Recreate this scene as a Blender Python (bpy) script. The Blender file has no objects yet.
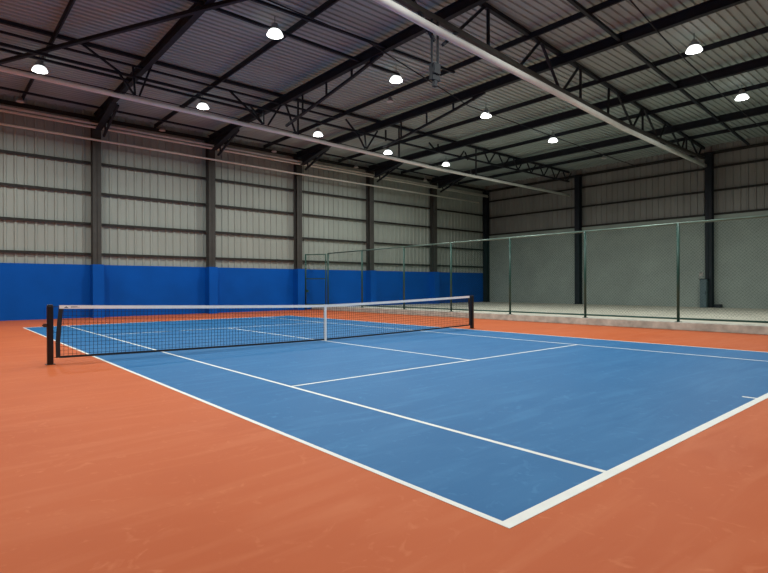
import bpy, math, random
from mathutils import Vector, Matrix
random.seed(7)
C = bpy.context.scene.collection
SC = bpy.context.scene

# ------------------------------------------------------------------ hall dimensions (metres)
YB, XR = 26.08, 33.0            # inner faces of the blue wall and of the grey wall
XL, YF = -14.0, -15.0           # walls behind and to the left of the viewer
ROOF = 9.80                     # underside of the roof sheets
W, LN = 10.97, 20.837           # court width and length
A1, A2 = 1.349, 9.359           # singles lines
S1, S2, XC = 4.743, 15.595, 5.341
YN = 9.654                      # net
PL, PR = -0.86, 11.325          # net posts
KX = 15.62                      # front of the kerb
FX = 15.78                      # fence line

# ------------------------------------------------------------------ materials
def nodes_of(name):
    m = bpy.data.materials.new(name); m.use_nodes = True
    nt = m.node_tree
    return m, nt, nt.nodes['Principled BSDF']

def mat(name, col, rough=0.6, metal=0.0, spec=0.5, var=0.0, scale=3.0, bump=0.0, bscale=40.0, stretch=None, detail=4.0):
    m, nt, b = nodes_of(name)
    b.inputs['Roughness'].default_value = rough
    b.inputs['Metallic'].default_value = metal
    b.inputs['Specular IOR Level'].default_value = spec
    tc = nt.nodes.new('ShaderNodeTexCoord')
    mp = nt.nodes.new('ShaderNodeMapping')
    if stretch: mp.inputs['Scale'].default_value = stretch
    nt.links.new(tc.outputs['Object'], mp.inputs['Vector'])
    n = nt.nodes.new('ShaderNodeTexNoise')
    n.inputs['Scale'].default_value = scale; n.inputs['Detail'].default_value = detail
    nt.links.new(mp.outputs['Vector'], n.inputs['Vector'])
    r = nt.nodes.new('ShaderNodeValToRGB')
    lo = [max(0, c*(1-var)) for c in col]; hi = [min(1, c*(1+var)) for c in col]
    r.color_ramp.elements[0].color = (*lo, 1); r.color_ramp.elements[1].color = (*hi, 1)
    r.color_ramp.elements[0].position = .3; r.color_ramp.elements[1].position = .7
    nt.links.new(n.outputs['Fac'], r.inputs['Fac'])
    nt.links.new(r.outputs['Color'], b.inputs['Base Color'])
    if bump:
        n2 = nt.nodes.new('ShaderNodeTexNoise'); n2.inputs['Scale'].default_value = bscale
        nt.links.new(tc.outputs['Object'], n2.inputs['Vector'])
        bp = nt.nodes.new('ShaderNodeBump'); bp.inputs['Strength'].default_value = bump
        bp.inputs['Distance'].default_value = .01
        nt.links.new(n2.outputs['Fac'], bp.inputs['Height'])
        nt.links.new(bp.outputs['Normal'], b.inputs['Normal'])
    return m

def acrylic(name, col, pale, dark, rough):
    """painted court surface: cloudy roller marks, long squeegee streaks, small pale scuffs"""
    m, nt, b = nodes_of(name)
    b.inputs['Specular IOR Level'].default_value = .18
    tc = nt.nodes.new('ShaderNodeTexCoord')
    n1 = nt.nodes.new('ShaderNodeTexNoise'); n1.inputs['Scale'].default_value = .55; n1.inputs['Detail'].default_value = 5
    nt.links.new(tc.outputs['Object'], n1.inputs['Vector'])
    mp = nt.nodes.new('ShaderNodeMapping'); mp.inputs['Scale'].default_value = (.35, 2.2, 1)
    mp.inputs['Rotation'].default_value = (0, 0, .12)
    nt.links.new(tc.outputs['Object'], mp.inputs['Vector'])
    n2 = nt.nodes.new('ShaderNodeTexNoise'); n2.inputs['Scale'].default_value = 1.6; n2.inputs['Detail'].default_value = 6
    n2.inputs['Distortion'].default_value = 1.2
    nt.links.new(mp.outputs['Vector'], n2.inputs['Vector'])
    n3 = nt.nodes.new('ShaderNodeTexNoise'); n3.inputs['Scale'].default_value = 5; n3.inputs['Detail'].default_value = 8
    n3.inputs['Distortion'].default_value = 2
    nt.links.new(tc.outputs['Object'], n3.inputs['Vector'])
    def mix(fac, ca, cb, rng):
        mr = nt.nodes.new('ShaderNodeMapRange')
        mr.inputs['From Min'].default_value, mr.inputs['From Max'].default_value = rng[0], rng[1]
        mr.inputs['To Max'].default_value = rng[2]
        nt.links.new(fac, mr.inputs['Value'])
        x = nt.nodes.new('ShaderNodeMix'); x.data_type = 'RGBA'
        nt.links.new(mr.outputs['Result'], x.inputs['Factor'])
        if isinstance(ca, tuple): x.inputs['A'].default_value = (*ca, 1)
        else: nt.links.new(ca, x.inputs['A'])
        x.inputs['B'].default_value = (*cb, 1)
        return x.outputs['Result']
    c = mix(n1.outputs['Fac'], col, dark, (.45, .7, .55))
    c = mix(n2.outputs['Fac'], c, pale, (.48, .75, .5))
    c = mix(n3.outputs['Fac'], c, pale, (.60, .76, .8))
    nt.links.new(c, b.inputs['Base Color'])
    b.inputs['Roughness'].default_value = rough
    n4 = nt.nodes.new('ShaderNodeTexNoise'); n4.inputs['Scale'].default_value = 160
    nt.links.new(tc.outputs['Object'], n4.inputs['Vector'])
    bp = nt.nodes.new('ShaderNodeBump'); bp.inputs['Strength'].default_value = .15; bp.inputs['Distance'].default_value = .004
    nt.links.new(n4.outputs['Fac'], bp.inputs['Height']); nt.links.new(bp.outputs['Normal'], b.inputs['Normal'])
    return m

def emissive(name, col, strength):
    m, nt, b = nodes_of(name)
    b.inputs['Base Color'].default_value = (*col, 1)
    b.inputs['Emission Color'].default_value = (*col, 1)
    b.inputs['Emission Strength'].default_value = strength
    return m

M = {}
M['orange'] = acrylic('orange_acrylic', (.465, .102, .027), (.54, .155, .060), (.40, .077, .018), .55)
M['blue_court'] = acrylic('blue_court_acrylic', (.018, .126, .300), (.045, .190, .390), (.008, .102, .265), .50)
M['line'] = mat('white_line_paint', (.70, .71, .67), .55, var=.05, scale=5)
M['blue_wall'] = mat('blue_wall_paint', (.001, .084, .405), .6, spec=.12, var=.10, scale=.8, bump=.15, bscale=18)
M['grey_wall'] = mat('grey_green_render', (.30, .35, .315), .8, var=.10, scale=.6, bump=.1, bscale=12)
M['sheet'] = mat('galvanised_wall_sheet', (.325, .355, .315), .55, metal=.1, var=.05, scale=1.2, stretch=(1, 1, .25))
M['sheet_dark'] = mat('dimmed_wall_sheet', (.245, .243, .225), .6, metal=.1, var=.10, scale=1.2, stretch=(1, 1, .25))  # darker copy of the sheet; the right wall's weaker light is in its colour
M['roof'] = mat('grey_roof_sheet', (.355, .415, .40), .55, metal=.1, var=.10, scale=.5, stretch=(.2, 1, 1))
M['steel'] = mat('dark_painted_steel', (.013, .017, .024), .6, spec=.3, var=.2, scale=4)
M['column'] = mat('grey_brown_painted_steel', (.055, .053, .047), .6, spec=.3, var=.15, scale=3)
M['girt'] = mat('dark_girt_steel', (.024, .023, .020), .6, spec=.3, var=.2, scale=3)
M['pipe'] = mat('white_pipe', (.74, .75, .71), .5, var=.08, scale=2)
M['pipe_pink'] = mat('beige_pipe', (.78, .75, .67), .5, var=.08, scale=2)
M['kerb'] = mat('weathered_concrete', (.46, .45, .39), .9, var=.28, scale=3.5, bump=.5, bscale=25, detail=8)
M['slab'] = mat('pale_concrete_floor', (.50, .49, .40), .8, var=.10, scale=.7)
M['fence'] = mat('green_fence_paint', (.012, .065, .048), .4, var=.1, scale=4)
M['fence_rail'] = mat('worn_green_rail', (.13, .21, .17), .35, metal=.3, var=.35, scale=1.2)
M['wire'] = mat('green_coated_wire', (.008, .042, .034), .9, spec=.05)
M['black'] = mat('black_post_paint', (.006, .006, .007), .35, var=.2, scale=8)
M['net'] = mat('black_net_cord', (.006, .007, .010), .8)
M['tape'] = mat('white_tape', (.78, .78, .77), .7, var=.04, scale=10)
M['tape_black'] = mat('black_tape', (.010, .011, .015), .7)
M['print'] = mat('grey_print', (.16, .17, .20), .7)
M['brass'] = mat('brown_winder_metal', (.09, .045, .03), .45, metal=.4)
M['alu'] = mat('lamp_aluminium', (.32, .33, .34), .4, metal=.6)
M['refl'] = emissive('glowing_frosted_reflector', (.95, 1.0, .97), 2.5)
M['refl_off'] = mat('dull_reflector', (.45, .43, .40), .5)
M['lens'] = emissive('lit_lens', (1.0, 1.0, .97), 22)
M['lens_off'] = mat('unlit_lens', (.60, .58, .54), .4)
M['box'] = mat('blue_grey_cabinet', (.085, .135, .150), .5, var=.08, scale=3)

# ------------------------------------------------------------------ mesh helpers
class MB:
    def __init__(s): s.v = []; s.f = []; s.sm = []
    def add(s, vs, fs, smooth=False):
        o = len(s.v); s.v += [tuple(v) for v in vs]
        s.f += [tuple(i+o for i in f) for f in fs]; s.sm += [smooth]*len(fs); return s
    def box(s, x0, y0, z0, x1, y1, z1):
        vs = [(x, y, z) for x in (x0, x1) for y in (y0, y1) for z in (z0, z1)]
        return s.add(vs, [(0,1,3,2), (4,6,7,5), (0,4,5,1), (2,3,7,6), (0,2,6,4), (1,5,7,3)])
    def bar(s, a, b, w, h=None, up=(0, 0, 1)):
        h = h or w
        a, b = Vector(a), Vector(b); d = (b-a).normalized(); u = Vector(up)
        if abs(d.dot(u)) > .98: u = Vector((0, 1, 0))
        r = d.cross(u).normalized(); u = r.cross(d)
        vs = []
        for p in (a, b):
            for i, j in ((-1, -1), (1, -1), (1, 1), (-1, 1)): vs.append(p + r*(i*w/2) + u*(j*h/2))
        return s.add(vs, [(0,1,5,4), (1,2,6,5), (2,3,7,6), (3,0,4,7), (3,2,1,0), (4,5,6,7)])
    def tube(s, pts, rad, n=10, caps=True):
        pts = [Vector(p) for p in pts]; o = []
        fs = []
        for k, p in enumerate(pts):
            d = (pts[min(k+1, len(pts)-1)] - pts[max(k-1, 0)]).normalized()
            u = Vector((0, 0, 1)) if abs(d.z) < .9 else Vector((0, 1, 0))
            r = d.cross(u).normalized(); u = r.cross(d)
            for i in range(n):
                t = 2*math.pi*i/n
                o.append(p + r*(math.cos(t)*rad) + u*(math.sin(t)*rad))
        for k in range(len(pts)-1):
            for i in range(n):
                j = (i+1) % n
                fs.append((k*n+i, k*n+j, (k+1)*n+j, (k+1)*n+i))
        s.add(o, fs, True)
        if caps:
            m = len(s.v) - len(o)
            s.f += [tuple(m+i for i in range(n))[::-1], tuple(m+(len(pts)-1)*n+i for i in range(n))]; s.sm += [False, False]
        return s
    def lathe(s, prof, c=(0, 0, 0), n=24):
        vs = []; fs = []
        for r, z in prof:
            for i in range(n):
                t = 2*math.pi*i/n
                vs.append((c[0]+r*math.cos(t), c[1]+r*math.sin(t), c[2]+z))
        for k in range(len(prof)-1):
            for i in range(n):
                j = (i+1) % n
                fs.append((k*n+i, k*n+j, (k+1)*n+j, (k+1)*n+i))
        return s.add(vs, fs, True)
    def disc(s, r, c, n=24):
        return s.add([(c[0]+r*math.cos(2*math.pi*i/n), c[1]+r*math.sin(2*math.pi*i/n), c[2]) for i in range(n)], [tuple(range(n))])
    def ibeam(s, a, b, w, h, t=.016, up=(0, 0, 1)):
        """I-section from a to b, a and b on the centre line"""
        a, b = Vector(a), Vector(b); u = Vector(up)
        s.bar(a, b, t, h, up)
        for k in (-1, 1):
            o = u*(k*(h/2 - t/2)); s.bar(a+o, b+o, w, t, up)
        return s
    def build(s, name, m, parent=None, loc=(0, 0, 0), bevel=0):
        """one mesh object; vertices are in world metres, the origin goes to loc (or to the parent's own place)"""
        base = Vector(parent['_at']) if parent else Vector(loc)
        me = bpy.data.meshes.new(name)
        me.from_pydata([tuple(Vector(v)-base) for v in s.v], [], s.f)
        me.polygons.foreach_set('use_smooth', s.sm)
        me.materials.append(m); me.update()
        import bmesh
        bm = bmesh.new(); bm.from_mesh(me); bmesh.ops.recalc_face_normals(bm, faces=bm.faces); bm.to_mesh(me); bm.free()
        o = bpy.data.objects.new(name, me); C.objects.link(o)
        o['_at'] = tuple(base)
        if parent: o.parent = parent
        else: o.location = base
        if bevel:
            md = o.modifiers.new('edge', 'BEVEL'); md.width = bevel; md.segments = 2; md.limit_method = 'ANGLE'
        return o

def tag(o, label, cat, group=None, kind=None):
    o['label'] = label; o['category'] = cat
    if group: o['group'] = group
    if kind: o['kind'] = kind
    return o
def empty(name, loc, label, cat, group=None, kind=None):
    o = bpy.data.objects.new(name, None); C.objects.link(o); o.location = loc; o['_at'] = tuple(loc)
    o.empty_display_size = .2
    return tag(o, label, cat, group, kind)
def copy_tree(o, parent=None):
    c = o.copy(); C.objects.link(c)
    if parent: c.parent = parent
    for ch in list(o.children): copy_tree(ch, c)
    return c

# ------------------------------------------------------------------ floor, court, slab
f = MB().box(XL, YF, -.30, KX+.2, YB, 0).build('floor', M['orange'])
tag(f, 'orange painted acrylic floor around the blue tennis court', 'floor', kind='structure')
f = MB().box(KX+.5, YF, -.30, XR, YB, .10).build('floor', M['slab'])
tag(f, 'pale bare concrete floor beyond the green fence', 'floor', kind='structure')

court = empty('tennis_court', (W/2, LN/2, 0), 'blue painted tennis court with white lines on the orange floor', 'tennis court', kind='structure')
MB().box(0, 0, -.01, W, LN, .0012).build('court_surface', M['blue_court'], court)
LZ = .0024
def line(name, x0, y0, x1, y1): MB().box(x0, y0, -.005, x1, y1, LZ).build(name, M['line'], court)
line('doubles_sideline', 0, 0, .05, LN); line('doubles_sideline', W-.05, 0, W, LN)
line('baseline', .05, 0, W-.05, .085); line('baseline', .05, LN-.08, W-.05, LN)
line('singles_sideline', A1-.026, .085, A1+.026, LN-.08); line('singles_sideline', A2-.026, .085, A2+.026, LN-.08)
line('service_line', A1+.026, S1-.026, A2-.026, S1+.026); line('service_line', A1+.026, S2-.026, A2-.026, S2+.026)
line('center_service_line', XC-.026, S1+.026, XC+.026, S2-.026)
line('center_mark', XC-.026, .085, XC+.026, .24); line('center_mark', XC-.026, LN-.22, XC+.026, LN-.08)

kerb = MB()
kerb.box(KX, YF, 0, KX+.62, YB-.005, .25)
k = kerb.build('concrete_kerb', M['kerb'], bevel=.015)
tag(k, 'low weathered concrete kerb running under the green fence', 'kerb')

# ------------------------------------------------------------------ corrugated sheets
def corrugated(axis, lo, hi, a0, a1, pos, pitch, depth, thick=.004, out=1):
    """sheet ribbed across `axis`; ribs repeat from lo to hi, sheet runs a0..a1, face at pos, ribs stand `depth` towards `out`"""
    prof = []; t = lo
    while t < hi:
        for d, h in ((0, 0), (.66*pitch, 0), (.74*pitch, depth), (.92*pitch, depth)):
            if t+d <= hi: prof.append((t+d, h))
        t += pitch
    prof.append((hi, 0))
    vs, fs = [], []
    for d, h in prof:
        for a in (a0, a1):
            p = pos + out*h
            vs.append((d, p, a) if axis == 'x' else (p, d, a) if axis == 'y' else (a, d, p))
    for i in range(len(prof)-1): fs.append((2*i, 2*i+1, 2*i+3, 2*i+2))
    return MB().add(vs, fs)

# blue wall: masonry dado with painted piers, sheeting above
DZ = 2.50
COLX = [3.48, 9.05, 14.54, 20.23, 26.45]
wb = MB().box(XL, YB, -.3, XR+.2, YB+.22, DZ)
for x in COLX: wb.box(x-.22, YB-.55, 0, x+.26, YB+.02, DZ)
wall = wb.build('wall_back', M['blue_wall'])
tag(wall, 'blue painted masonry lower wall behind the net', 'wall', kind='structure')
o = corrugated('x', XL, XR+.2, DZ-.02, ROOF+.1, YB+.14, .38, .05, out=-1).build('wall_back_cladding', M['sheet'])
tag(o, 'ribbed grey metal sheeting above the blue wall', 'wall', kind='structure')
# right wall: rendered block wall, sheeting above
RZ = 5.60
o = MB().box(XR, YF, -.3, XR+.22, YB+.22, RZ).build('wall_right', M['grey_wall'])
tag(o, 'grey green rendered lower wall beyond the fence', 'wall', kind='structure')
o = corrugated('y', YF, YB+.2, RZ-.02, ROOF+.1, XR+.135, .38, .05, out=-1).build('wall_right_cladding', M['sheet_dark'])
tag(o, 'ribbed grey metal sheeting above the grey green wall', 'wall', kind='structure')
# walls behind the viewer
o = MB().box(XL-.2, YF, -.3, XL, YB, ROOF+.1).build('wall_left', M['sheet']); tag(o, 'grey metal wall at the side of the hall', 'wall', kind='structure')
o = MB().box(XL-.2, YF-.2, -.3, XR+.2, YF, ROOF+.1).build('wall_front', M['sheet']); tag(o, 'grey metal wall at the near end of the hall', 'wall', kind='structure')
# roof
o = corrugated('z', YF, YB+.3, XL, XR+.3, ROOF+.05, .25, .05, out=-1).build('ceiling', M['roof'])
tag(o, 'dark ribbed metal roof sheeting over the hall', 'ceiling', kind='structure')

# ------------------------------------------------------------------ girts
def girt(along, z, label, group, h=.10):
    m = MB()
    if along == 'x': m.box(XL, YB+.01, z-h/2, XR, YB+.09, z+h/2); m.box(XL, YB, z-h/2-.01, XR, YB+.015, z+h/2+.01)
    else: m.box(XR+.01, YF, z-h/2, XR+.085, YB, z+h/2); m.box(XR, YF, z-h/2-.01, XR+.015, YB, z+h/2+.01)
    o = m.build('wall_girt', M['girt'], loc=(15, YB, z) if along == 'x' else (XR, 10, z))
    tag(o, label, 'girt', group)
GB = 'steel girts across the sheeting above the blue wall'
girt('x', 3.00, 'dark horizontal girt just above the blue wall, lowest of its rows', GB)
girt('x', 4.43, 'dark horizontal girt second from the bottom above the blue wall', GB)
girt('x', 5.90, 'dark horizontal girt third from the bottom above the blue wall', GB)
girt('x', 7.32, 'dark horizontal girt fourth up above the blue wall, under the beige pipes', GB)
girt('x', 9.45, 'dark horizontal girt along the eaves above the blue wall', GB, .16)
GR = 'steel girts across the sheeting above the grey green wall'
girt('y', 5.67, 'dark horizontal girt resting on top of the grey green wall', GR, .10)
girt('y', 7.08, 'dark horizontal girt second from the bottom above the grey green wall', GR)
girt('y', 8.46, 'dark horizontal girt third from the bottom above the grey green wall', GR)
girt('y', 9.35, 'dark horizontal girt at the eaves above the grey green wall', GR, .16)

# ------------------------------------------------------------------ columns
def column(x, y, z0, face, label, group):
    t = empty('steel_column', (x, y, z0), label, 'column', group)
    m = MB()
    d, w, th = .40, .36, .022
    if face == 'y':
        m.box(x-w/2, y-d/2, z0, x+w/2, y-d/2+th, 9.25); m.box(x-w/2, y+d/2-th, z0, x+w/2, y+d/2, 9.25); m.box(x-.009, y-d/2, z0, x+.009, y+d/2, 9.25)
    else:
        m.box(x-d/2, y-w/2, z0, x-d/2+th, y+w/2, 9.25); m.box(x+d/2-th, y-w/2, z0, x+d/2, y+w/2, 9.25); m.box(x-d/2, y-.009, z0, x+d/2, y+.009, 9.25)
    m.build('shaft', M['column'] if face == 'y' else M['steel'], t)
    if face == 'y':
        MB().box(x-.24, y-.24, 9.25, x+.24, y+.22, 9.29).build('cap_plate', M['steel'], t)
    else:
        MB().box(x-.26, y-.24, z0, x+.2, y+.24, z0+.03).build('base_plate', M['steel'], t)
        MB().box(x-.24, y-.24, 9.25, x+.2, y+.24, 9.29).build('cap_plate', M['steel'], t)
CN = ['leftmost steel column standing on the blue wall, left of the net middle', 'steel column second from the left on the blue wall',
      'steel column on the blue wall just left of the fence gate', 'steel column fourth from the left on the blue wall, behind the fence',
      'steel column fifth from the left on the blue wall, nearest the corner column']
for x, l in zip(COLX, CN): column(x, YB-.22, DZ, 'y', l, 'steel columns along the blue wall')
column(XR-.24, 25.84, .10, 'x', 'dark steel column in the far corner where blue and grey walls meet', 'steel columns along the grey wall')
column(XR-.24, 17.60, .10, 'x', 'dark steel column in the middle of the grey green wall, without cabinet', 'steel columns along the grey wall')
column(XR-.24, 9.20, .10, 'x', 'dark steel column on the grey green wall with a cabinet at its foot', 'steel columns along the grey wall')

# ------------------------------------------------------------------ roof beams (run from the blue wall towards the viewer)
BY0 = YF
def knee(t, x, pts, posts):
    m = MB()
    for a, b in zip(pts[:-1], pts[1:]): m.bar((x, *a), (x, *b), .09)
    m.build('knee_brace', M['steel'], t)
    for (y, z0, z1) in posts: MB().bar((x, y, z0), (x, y, z1), .06).build('brace_post', M['steel'], t)
BL = ['heavy roof beam over the leftmost blue wall column', 'heavy roof beam over the second blue wall column from the left',
      'heavy roof beam over the blue wall column beside the fence gate', 'heavy roof beam over the fourth blue wall column from the left',
      'heavy roof beam over the fifth blue wall column from the left']
for i, x in enumerate(COLX):
    t = empty('roof_beam', (x, YB-.2, 9.5), BL[i], 'roof beam', 'heavy roof beams from the blue wall')
    MB().ibeam((x-(.42 if i == 0 else .1), BY0, 9.47 if i == 0 else 9.45), (x, YB-.1, 9.45), .18, .34).build('beam', M['steel'], t)
    # tapered haunch at the column
    y1, y2, w = YB-.72, 22.6, .012
    hv = [(x-w, y1, 9.29), (x-w, y2, 9.29), (x-w, y1, 8.75), (x+w, y1, 9.29), (x+w, y2, 9.29), (x+w, y1, 8.75)]
    h = MB().add(hv, [(0,1,2), (3,5,4), (0,3,4,1), (1,4,5,2), (2,5,3,0)])
    h.bar((x, y1, 8.75), (x, y2, 9.28), .28, .02)
    h.build('haunch', M['steel'], t)
    # lower strut from the column to the beam and a long strut over the pipe line
    knee(t, x+.22, [(YB-.72, 8.5), (22.9, 9.3)], [(25.1, 8.6, 9.3), (24.2, 8.85, 9.3)])
    if i in (1, 2): knee(t, x, [(17.9, 8.30), (13.3, 8.98), (11.6, 9.28)], [(16.6, 8.5, 9.3), (14.9, 8.75, 9.3), (13.3, 8.95, 9.3), (12.2, 9.1, 9.3)])

# ------------------------------------------------------------------ purlins between them
PN = ['light roof purlin carrying the leftmost lit lamp, left of the first heavy beam', 'light roof purlin between the first and second heavy beams',
      'light roof purlin between the second and third heavy beams', 'light roof purlin between the third and fourth heavy beams',
      'light roof purlin between the fourth and fifth heavy beams', 'light roof purlin between the fifth heavy beam and the grey wall']
for x, l in zip([.55, 6.2, 12.35, 17.75, 23.3, 29.5], PN):
    m = MB(); z = 9.62
    m.box(x-.006, BY0, z-.09, x+.006, YB, z+.09); m.box(x-.006, BY0, z-.09, x+.065, YB, z-.08); m.box(x-.006, BY0, z+.08, x+.065, YB, z+.09)
    tag(m.build('roof_purlin', M['steel'], loc=(x, YB, z)), l, 'roof purlin', 'light roof purlins between the beams')

# ------------------------------------------------------------------ struts running across them
def strut(a, b, w, label, name='roof_strut', cat='roof strut', g='thin roof struts across the beams'):
    tag(MB().bar(a, b, w).build(name, M['steel'], loc=a), label, cat, g)
strut((-6, 12.55, 9.40), (10.9, 12.78, 9.40), .085, 'thin roof strut running behind the uppermost lamps at upper left')
strut((-6, 11.9, 9.40), (12.3, 11.26, 9.40), .075, 'thin roof strut just in front of the strut by the upper lamps')
strut((-6, 19.62, 9.38), (8.9, 20.05, 9.38), .085, 'thin roof strut beyond the nearer truss of the left lamps')
strut((-6, 24.2, 9.5), (26.6, 25.0, 9.5), .085, 'thin roof strut close to the blue wall eaves')
strut((8.9, 5.7, 9.42), (32.8, 7.2, 9.42), .10, 'thin roof strut between the two lit lamps at upper right and the long truss')
strut((-.9, 21.1, 9.22), (4.75, 9.6, 9.22), .11, 'diagonal roof brace crossing the first heavy beam at upper left', 'roof_brace', 'roof brace', None)

# ------------------------------------------------------------------ trusses
def t709(x): return 9.5 - .068*(33-x)
tr = empty('roof_truss', (20, t709(20), 9.6), 'long roof truss with zigzag webs above the thick white pipe at right', 'roof truss', 'roof trusses above the white pipes')
MB().bar((-2, t709(-2), 9.74), (32.75, t709(32.75), 9.66), .13, .13).build('top_chord', M['steel'], tr)
m = MB(); q = [(-2, 8.62), (10.3, 8.48), (15, 8.42), (20.5, 8.46), (25, 8.68), (32.75, 9.05)]
for (a, za), (b, zb) in zip(q[:-1], q[1:]): m.bar((a, t709(a), za), (b, t709(b), zb), .13, .13)
m.build('bottom_chord', M['column'], tr)
WEB709 = [(13.19,9.70,14.42,8.5),(16.05,9.70,14.80,8.5),(16.18,9.70,16.17,8.45),(18.82,9.70,18.71,8.5),(19.55,9.70,21.45,8.52),
  (22.63,9.70,21.45,8.55),(22.64,9.70,22.64,8.6),(22.82,9.70,24.72,8.65),(25.85,9.70,24.96,8.7),(26.22,9.70,28.34,8.82),
  (29.15,9.70,28.52,8.84),(29.3,9.70,29.3,8.9),(29.97,9.70,31.52,9.0),(32.3,9.7,31.6,9.0),(10.04,9.70,10.05,8.45),(9.86,9.67,7.90,7.91),(13.12,9.70,11.83,8.5),
  (5.6,9.70,7.55,7.9)]
for xa, za, xb, zb in WEB709:
    MB().bar((xa, t709(xa), za), (xb, t709(xb), zb), .075).build('web_member', M['steel'], tr)
# ... and the bundle of hanger plates below it
hb = empty('hanger_bracket', (7.57, t709(7.57), 6.8), 'dark double rod hanger with clamp block beside the thick white pipe', 'hanger')
for d in (-.11, .11): MB().bar((7.57+d, t709(7.57), 7.2), (7.57+d, t709(7.57), 8.55), .045).build('rod', M['steel'], hb)
m = MB().box(7.42, t709(7.57)-.06, 6.86, 7.72, t709(7.57)+.06, 7.06); m.box(7.45, t709(7.57)-.10, 7.02, 7.69, t709(7.57)+.10, 7.30)
m.box(7.50, t709(7.57)-.05, 6.70, 7.62, t709(7.57)+.05, 6.90)
m.build('clamp_block', M['steel'], hb, bevel=.01)

Y5 = 18.3
tr = empty('roof_truss', (15, Y5, 9.6), 'far roof truss with V shaped hangers above the thin white pipe', 'roof truss', 'roof trusses above the white pipes')
MB().bar((-6, Y5, 9.72), (32.75, Y5, 9.66), .12, .12).build('top_chord', M['steel'], tr)
MB().bar((-6, Y5, 9.03), (19.5, Y5, 8.90), .09, .09).build('bottom_chord', M['steel'], tr)
MB().bar((19.5, Y5, 8.90), (32.75, Y5, 8.98), .09, .09).build('bottom_chord', M['steel'], tr)
MB().bar((-6, Y5, 9.40), (12, Y5, 9.34), .07, .07).build('middle_chord', M['steel'], tr)
WEB578 = [(1.35,9.70,2.59,9.02),(3.02,9.4,3.09,8.32),(3.68,9.61,3.23,8.32),(2.55,9.0,3.07,8.32),(6.66,9.37,8.12,8.33),(8.19,8.95,8.19,8.3),
  (7.6,8.95,8.15,8.3),(9.03,9.3,8.40,8.3),(9.28,9.35,9.78,8.15),(9.89,9.7,9.88,8.12),(12.52,9.40,13.26,8.78),(13.64,9.2,13.76,8.2),
  (13.1,9.0,13.7,8.2),(14.5,9.2,13.8,8.2),(15.05,9.36,15.05,8.81),(15.97,9.66,15.96,8.02),(18.19,9.27,18.82,8.87),(18.91,9.32,18.91,8.85),(21.20,9.25,21.46,8.83),
  (22.20,9.60,22.19,8.02),(21.11,9.3,20.58,8.69)]
x = 22.9; 
while x < 32.2:
    WEB578 += [(x, 9.66, x+.55, 8.95), (x+.55, 8.95, x+1.15, 9.66)]; x += 1.5
for xa, za, xb, zb in WEB578:
    MB().bar((xa, Y5, za), (xb, Y5, zb), .065).build('web_member', M['steel'], tr)

# ------------------------------------------------------------------ pipes
def pipe(pts, r, m, label, name, g, clips=(), brackets=()):
    t = empty(name, pts[0], label, 'pipe', g)
    MB().tube(pts, r, 12).build('tube', m, t)
    for x, y, z in brackets: MB().box(x-.05, y, z-.02, x+.05, YB-.421, z+.02).build('bracket', M['steel'], t)
    for x, y, z, top in clips:
        k = MB().tube([(x, y-r-.012, z), (x, y-r-.012, z+r), (x, y, z+r+.012), (x, y+r+.012, z+r), (x, y+r+.012, z)], .012, 6)
        k.tube([(x, y, z+r), (x, y, top)], .010, 6); k.build('clip', M['alu'], t)
y = lambda x: t709(x) - .12
pipe([(-2, y(-2), 8.26), (7.8, y(7.8), 8.13), (14.5, y(14.5), 8.17), (20, y(20), 8.18), (26, y(26), 8.35), (32.62, y(32.62), 8.56)], .10, M['pipe'],
     'thick white pipe slanting from top centre to the column with the cabinet', 'roof_pipe', 'pale pipes under the roof')
pipe([(-6, Y5-.1, 8.27), (7.8, Y5-.1, 8.08), (19, Y5-.1, 7.90), (32.62, Y5-.1, 7.96)], .08, M['pipe'],
     'thin white pipe running the width of the picture to the middle grey wall column', 'roof_pipe', 'pale pipes under the roof',
     [(21.6, Y5-.1, 7.92, 8.35), (15.1, Y5-.1, 7.97, 8.25), (15.7, Y5-.1, 7.96, 8.25), (5.0, Y5-.1, 8.12, 8.25)])
pipe([(-6, 25.55, 9.12), (14, 25.55, 8.98), (32.55, 25.55, 8.90)], .055, M['pipe_pink'], 'upper beige pipe of the close pair along the blue wall eaves', 'eaves_pipe', 'beige pipes along the blue wall', [], [(3.48, 25.55, 9.054), (9.05, 25.55, 9.015), (14.54, 25.55, 8.978), (20.23, 25.55, 8.953), (26.45, 25.55, 8.926)])
pipe([(-6, 25.50, 8.93), (14, 25.50, 8.82), (32.55, 25.50, 8.78)], .055, M['pipe_pink'], 'lower beige pipe of the close pair along the blue wall eaves', 'eaves_pipe', 'beige pipes along the blue wall', [], [(3.48, 25.50, 8.878), (9.05, 25.50, 8.847), (14.54, 25.50, 8.819), (20.23, 25.50, 8.807), (26.45, 25.50, 8.793)])
pipe([(-6, 25.52, 8.38), (14, 25.52, 8.22), (31.4, 25.52, 8.20)], .05, M['pipe_pink'], 'single beige pipe below the pair, crossing the blue wall column tops', 'eaves_pipe', 'beige pipes along the blue wall', [], [(3.48, 25.52, 8.304), (9.05, 25.52, 8.260), (14.54, 25.52, 8.219), (20.23, 25.52, 8.213), (26.45, 25.52, 8.206)])
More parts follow.
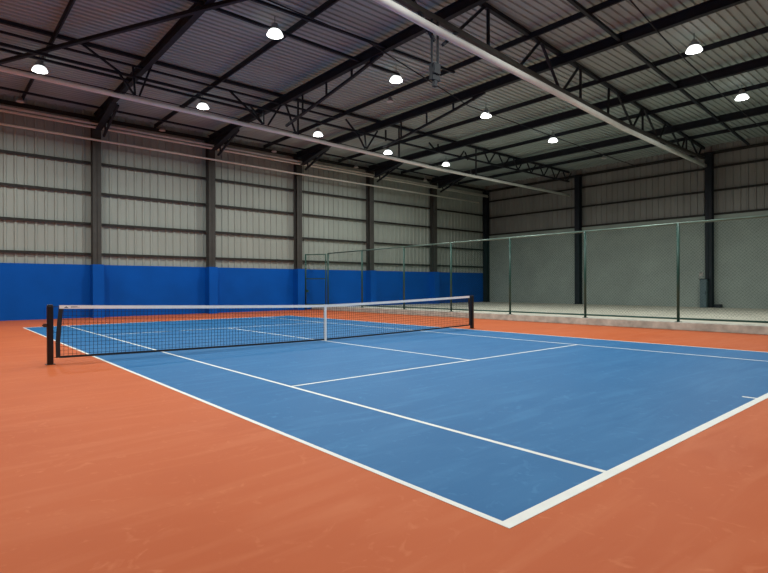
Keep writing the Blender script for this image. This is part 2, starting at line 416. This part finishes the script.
# lamp conduits
def conduit(pts, label):
    tag(MB().tube(pts, .022, 6).build('lamp_conduit', M['steel'], loc=pts[0]), label, 'conduit', 'thin conduits feeding the lamps')
conduit([(9, 4.3, 9.245), (15.3, 4.95, 9.245), (22.3, 5.4, 9.245), (32.5, 5.8, 9.245)], 'thin dark conduit above the two lamps at upper right')
conduit([(1, 10.9, 9.245), (8.1, 11.2, 9.245), (15.2, 13.0, 9.245), (29.8, 13.4, 9.245), (32.5, 13.4, 9.245)], 'thin dark conduit above the middle lamp row')
conduit([(-4, 20.95, 9.245), (6.4, 21.0, 9.245), (17.9, 21.7, 9.245), (22.7, 21.75, 9.245), (32.5, 21.9, 9.245)], 'thin dark conduit above the far lamp row beyond the thin white pipe')

# ------------------------------------------------------------------ high-bay lamps
def make_lamp(lit, label, group):
    t = empty('high_bay_lamp', (0, 0, 0), label, 'lamp', group)          # origin: middle of the lens
    dh = MB().lathe([(.0, .36), (.085, .36), (.10, .33), (.10, .20), (.13, .17), (.0, .17)], n=20).build('driver_housing', M['alu'], t)
    h = MB()
    for k in range(16):
        a = k*math.pi/8
        h.bar((.10*math.cos(a), .10*math.sin(a), .22), (.15*math.cos(a), .15*math.sin(a), .22), .008, .09)
    h.build('heat_sink', M['alu'], dh)
    MB().lathe([(.12, .17), (.15, .165), (.20, .12), (.245, .03), (.25, 0), (.24, 0), (.235, .03), (.19, .115), (.14, .155)], n=32).build('reflector', M['refl' if lit else 'refl_off'], t)
    MB().disc(.235, (0, 0, .012), 32).build('lens', M['lens' if lit else 'lens_off'], t)
    MB().tube([(0, 0, .36), (0, 0, .60)], .012, 6).build('hanging_rod', M['steel'], t)
    MB().tube([(-.09, 0, .30), (-.09, 0, .40), (.09, 0, .40), (.09, 0, .30)], .008, 6).build('bracket', M['alu'], t)
    return t
POW = 330
def light(x, y, z, f=1):
    L = bpy.data.lights.new('high_bay_light', 'AREA'); L.shape = 'DISK'; L.size = .44; L.energy = POW*f; L.spread = math.radians(164); L.color = (.97, 1.0, .965)
    o = bpy.data.objects.new('high_bay_light', L); C.objects.link(o); o.location = (x, y, z-.012)
LAMPS = [(.52,20.59,'lit lamp over the blue wall at far left, touching the thin white pipe in view'),
         (6.52,20.62,'lit lamp second from the left along the thin white pipe'),
         (12.70,20.92,'lit lamp third from the left along the thin white pipe'),
         (17.88,21.34,'lit lamp fourth from the left along the thin white pipe'),
         (22.75,21.21,'smallest lit lamp, last of the row along the thin white pipe'),
         (5.59,12.69,'large lit lamp hanging high at upper left between the first two heavy beams'),
         (10.90,12.95,'lit lamp of the middle row, left of the thick white pipe'),
         (16.89,13.39,'lit lamp of the middle row just below the thick white pipe'),
         (23.00,13.67,'lit lamp of the middle row nearest the grey wall'),
         (16.73,4.62,'largest lit lamp at upper right'),
         (23.20,4.98,'lit lamp close to the right edge above the grey wall column')]
DIM = {(17.88, 21.34): .75, (22.75, 21.21): .35, (23.00, 13.67): .7}       # farthest lamps turned down, to darken the far corner and right wall
proto = make_lamp(True, LAMPS[0][2], 'lit high bay lamps')
for i, (x, y, l) in enumerate(LAMPS):
    o = proto if i == 0 else copy_tree(proto)
    o.location = (x, y, 9.22); o['label'] = l
    light(x, y, 9.22, DIM.get((x, y), 1))
UNLIT = [(.42,24.99,9.3,'small unlit lamp by the blue wall eaves at far left'),(6.34,25.3,9.28,'small unlit lamp at the eaves between the first two blue wall columns'),
         (12.61,25.3,9.25,'small unlit lamp at the eaves left of the gate column'),(18.6,25.3,9.2,'small unlit lamp at the eaves right of the gate column'),
         (25.0,25.3,9.15,'small unlit lamp at the eaves nearest the far corner'),
         (12.31,14.88,9.3,'small unlit lamp under a purlin below the middle lamp left of the thick pipe'),(29.03,13.83,9.3,'small unlit lamp near the grey wall, right of the lit row')]
proto = make_lamp(False, UNLIT[0][3], 'small unlit lamps under the roof')
for i, (x, y, z, l) in enumerate(UNLIT):
    o = proto if i == 0 else copy_tree(proto)
    o.location = (x, y, z-.04); o.scale = (.62,)*3; o['label'] = l
# lamps of the same grid outside the picture
for y in (4.7,):
    for x in (-5.2, .5, 5.6, 10.9, 16.8):
        if not (y > 0 and x > 12): light(x, y, 9.22)
for y in (20.6, 12.7):
    for x in (-5.2,): light(x, y, 9.22)
light(.5, 12.6, 9.22)
for x in (.5, 9.5): light(x, -3.6, 9.22)  # unseen pair without fixtures, added to brighten the near floor

# ------------------------------------------------------------------ chain link fence
FT, FB = 3.43, .36
PY = [-1.70, 1.55, 4.79, 7.98, 11.30, 14.57, 17.76, 21.18, 24.48]
fe = empty('chain_link_fence', (FX, 11, .25), 'tall green chain link fence standing on the concrete kerb', 'fence')
for y in PY:
    MB().tube([(FX, y, .252), (FX, y, FT)], .045, 10).build('fence_post', M['fence'], fe)
    MB().box(FX-.08, y-.08, .251, FX+.08, y+.08, .262).build('foot_plate', M['fence'], fe)
MB().tube([(FX, PY[0], FT), (FX, PY[-1], FT)], .035, 10).build('top_rail', M['fence_rail'], fe)
MB().tube([(FX, PY[0], FB), (FX, PY[-1], FB)], .032, 10).build('bottom_rail', M['fence'], fe)
def chain(y0, y1, z0, z1, parent, x=FX, step=.10, w=.0027):
    m = MB(); s = 1.0
    H = z1-z0
    for d in (1, -1):
        c = y0 - (H if d > 0 else 0); 
        end = y1 + (0 if d > 0 else H)
        while c < end:
            # line y = c + d*t, z = z0+t
            ts = sorted([(y0-c)/d, (y1-c)/d]); t0, t1 = max(0, ts[0]), min(H, ts[1])
            if t1-t0 > .01: m.bar((x+.003*d, c+d*t0, z0+t0), (x+.003*d, c+d*t1, z0+t1), w, w, up=(1, 0, 0))
            c += step
    return m.build('chain_link_mesh', M['wire'], parent)
for a, b in zip(PY[:-1], PY[1:]): chain(a+.04, b-.04, FB, FT, fe)
ga = empty('fence_gate', (15.7, 24.6, 0), 'narrow green fence gate with crossbar beside the blue wall', 'gate')
G0, G1 = (15.70, 24.60), (14.97, 25.70)
MB().tube([(*G0, .28), (*G0, FT-.02)], .035, 10).build('gate_post', M['fence'], ga)
MB().tube([(*G1, 0), (*G1, FT-.02)], .045, 10).build('gate_post', M['fence'], ga)
for nm, z, t in (('top_bar', FT-.05, .055), ('crossbar', 1.90, .06), ('bottom_bar', .34, .05)):
    MB().bar((*G0, z), (*G1, z), t).build(nm, M['fence'], ga)
MB().bar((15.06, 25.54, 1.15), (15.0, 25.63, 1.15), .10, .14).build('latch', M['fence'], ga)
gl = math.hypot(G1[0]-G0[0], G1[1]-G0[1])
cm = chain(0, gl, .34, FT-.06, None, x=0)
cm.parent = ga; cm.location = (0, 0, 0)
cm.rotation_euler = (0, 0, math.atan2(-(G1[0]-G0[0]), G1[1]-G0[1]))
# ------------------------------------------------------------------ net
def ztop(x):
    u = abs(x-XC)/(PR-XC) if x > XC else abs(x-XC)/(XC-PL)
    return .955 + .150*(u**1.25)
def zbot(x):
    u = abs(x-XC)/(PR-XC) if x > XC else abs(x-XC)/(XC-PL)
    return .022 + .085*u**1.5
N0, N1 = PL+.15, PR-.13
net = empty('tennis_net', (XC, YN, 0), 'black tennis net with white headband stretched across the blue court', 'tennis net')
m = MB(); g = .072; nx = int((N1-N0)/g); th = .0052
for i in range(1, nx):
    x = N0 + (N1-N0)*i/nx
    m.bar((x, YN, zbot(x)+.02), (x, YN, ztop(x)-.04), th)
for k in range(1, 13):
    for i in range(0, nx, 4):
        xa, xb = N0+(N1-N0)*i/nx, N0+(N1-N0)*min(nx, i+4)/nx
        za, zb = (zbot(xa)+(ztop(xa)-.05-zbot(xa))*k/13), (zbot(xb)+(ztop(xb)-.05-zbot(xb))*k/13)
        m.bar((xa, YN, za), (xb, YN, zb), th)
m.build('netting', M['net'], net)
def band(name, mt, zf, h, t, n=48, a=N0, b=N1):
    vs, fs = [], []
    for i in range(n+1):
        x = a+(b-a)*i/n; z = zf(x)
        for dy, dz in ((-t/2, 0), (t/2, 0), (t/2, h), (-t/2, h)): vs.append((x, YN+dy, z+dz))
    for i in range(n):
        for k in range(4): fs.append((4*i+k, 4*i+(k+1) % 4, 4*i+4+(k+1) % 4, 4*i+4+k))
    fs += [(0, 1, 2, 3), (4*n+3, 4*n+2, 4*n+1, 4*n)]
    return MB().add(vs, fs).build(name, mt, net)
band('headband', M['tape'], lambda x: ztop(x)-.064, .066, .022)
band('bottom_band', M['tape_black'], zbot, .042, .014)
def side(x, dx):
    pts = [(x+dx*.01, ztop(x)-.03), (x-dx*.02, .75), (x-dx*.045, .4), (x-dx*.04, zbot(x)+.01)]
    m = MB()
    for (xa, za), (xb, zb) in zip(pts[:-1], pts[1:]): m.bar((xa, YN, za), (xb, YN, zb), .075, .016, up=(0, 1, 0))
    m.build('side_band', M['tape_black'], net)
side(N0+.02, 1); side(N1-.02, -1)
MB().box(XC-.034, YN-.018, .006, XC+.034, YN-.012, .95).box(XC-.034, YN+.012, .006, XC+.034, YN+.018, .95).box(XC-.034, YN-.018, .945, XC+.034, YN+.018, .960).build('centre_strap', M['tape'], net)
for x0, x1 in ((PL+.052, N0), (N1, PR-.052)):
    MB().tube([(x0, YN, 1.075), (x1, YN, 1.075)], .006, 6).tube([(x0, YN, .13), (x1, YN, .115)], .005, 6).tube([(x0, YN, .6), (x1, YN, .58)], .004, 6).build('lacing_cord', M['net'], net)
# small printed mark on the headband beside the near post
zz = ztop(N0+.14)
pm = MB().add([(N0+.07, YN-.0118, zz-.050), (N0+.155, YN-.0118, zz-.052), (N0+.115, YN-.0118, zz-.016)], [(0, 1, 2)])
pm.box(N0+.19, YN-.0122, zz-.044, N0+.34, YN-.0112, zz-.036); pm.box(N0+.19, YN-.0122, zz-.030, N0+.30, YN-.0112, zz-.022)
pm.build('printed_mark', M['print'], net)
def post(x, d, label, wind):
    t = empty('net_post', (x, YN, 0), label, 'net post', 'black net posts')
    MB().box(x-.05, YN-.05, 0, x+.05, YN+.05, 1.10).build('post', M['black'], t, bevel=.012)
    MB().box(x-.042, YN-.042, 1.10, x+.042, YN+.042, 1.118).build('cap', M['black'], t, bevel=.005)
    MB().box(x-.075, YN-.075, 0, x+.075, YN+.075, .008).build('collar', M['black'], t)
    if wind:
        w = MB().box(x-.105, YN-.03, .70, x-.05, YN+.03, .765); w.tube([(x-.105, YN, .733), (x-.125, YN, .733)], .014, 8)
        w.build('winder', M['brass'], t)
    else:
        MB().tube([(x-d*.05, YN, 1.07), (x-d*.075, YN, 1.07)], .02, 8).build('pulley', M['black'], t)
post(PL, 1, 'black net post at the left end of the net, near the viewer', True)
post(PR, -1, 'black net post at the right end of the net, before the fence', False)

# ------------------------------------------------------------------ cabinet and bits at the grey wall column
cb = empty('electrical_cabinet', (XR-.66, 9.36, .10), 'narrow blue grey cabinet at the foot of a dark grey wall column', 'cabinet')
MB().box(XR-.78, 9.20, .10, XR-.50, 9.56, 1.78).build('body', M['box'], cb, bevel=.01)
cdoor = MB().box(XR-.795, 9.22, .16, XR-.78, 9.54, 1.72).build('door', M['box'], cb, bevel=.004)
MB().box(XR-.815, 9.24, .92, XR-.795, 9.27, 1.04).build('handle', M['steel'], cdoor)
MB().box(XR-.81, 9.16, 1.78, XR-.49, 9.60, 1.82).build('lid', M['steel'], cb)
sh = empty('wall_bracket', (XR-.1, 9.95, 2.15), 'small pale bracket on the grey wall above the cabinet', 'bracket')
MB().box(XR-.03, 9.62, 1.98, XR, 9.84, 2.20).build('plate', M['refl_off'], sh)
MB().bar((XR-.03, 9.73, 2.17), (XR-.34, 9.73, 2.17), .04).build('arm', M['refl_off'], sh)
tag(MB().box(XR-.45, 8.55, .10, XR-.15, 8.90, .30).build('floor_block', M['steel'], loc=(XR-.3, 8.7, .1), bevel=.02), 'small dark block on the concrete floor right of the cabinet column', 'block')

# ------------------------------------------------------------------ world, camera, view
w = bpy.data.worlds.new('hall_air'); SC.world = w; w.use_nodes = True
w.node_tree.nodes['Background'].inputs['Color'].default_value = (.5, .55, .6, 1)
w.node_tree.nodes['Background'].inputs['Strength'].default_value = .02

yaw, pit, rol = .7147, -.0008, -.0034
F = Vector((math.sin(yaw)*math.cos(pit), math.cos(yaw)*math.cos(pit), math.sin(pit)))
R = Vector((math.cos(yaw), -math.sin(yaw), 0)); U = R.cross(F)
R2 = R*math.cos(rol) + U*math.sin(rol); U2 = -R*math.sin(rol) + U*math.cos(rol)
cd = bpy.data.cameras.new('camera'); cam = bpy.data.objects.new('camera', cd); C.objects.link(cam)
cam.matrix_world = Matrix(((R2.x, U2.x, -F.x, -2.6105), (R2.y, U2.y, -F.y, -1.8799), (R2.z, U2.z, -F.z, 1.4419), (0, 0, 0, 1)))
cd.sensor_fit = 'HORIZONTAL'; cd.sensor_width = 36; cd.lens = 528.1756*36/768; cd.clip_end = 200
SC.camera = cam
vs = SC.view_settings
vs.view_transform = 'Standard'; vs.look = 'None'; vs.gamma = 1; vs.exposure = -.35; vs.use_curve_mapping = False
for o in SC.objects:
    if '_at' in o: del o['_at']
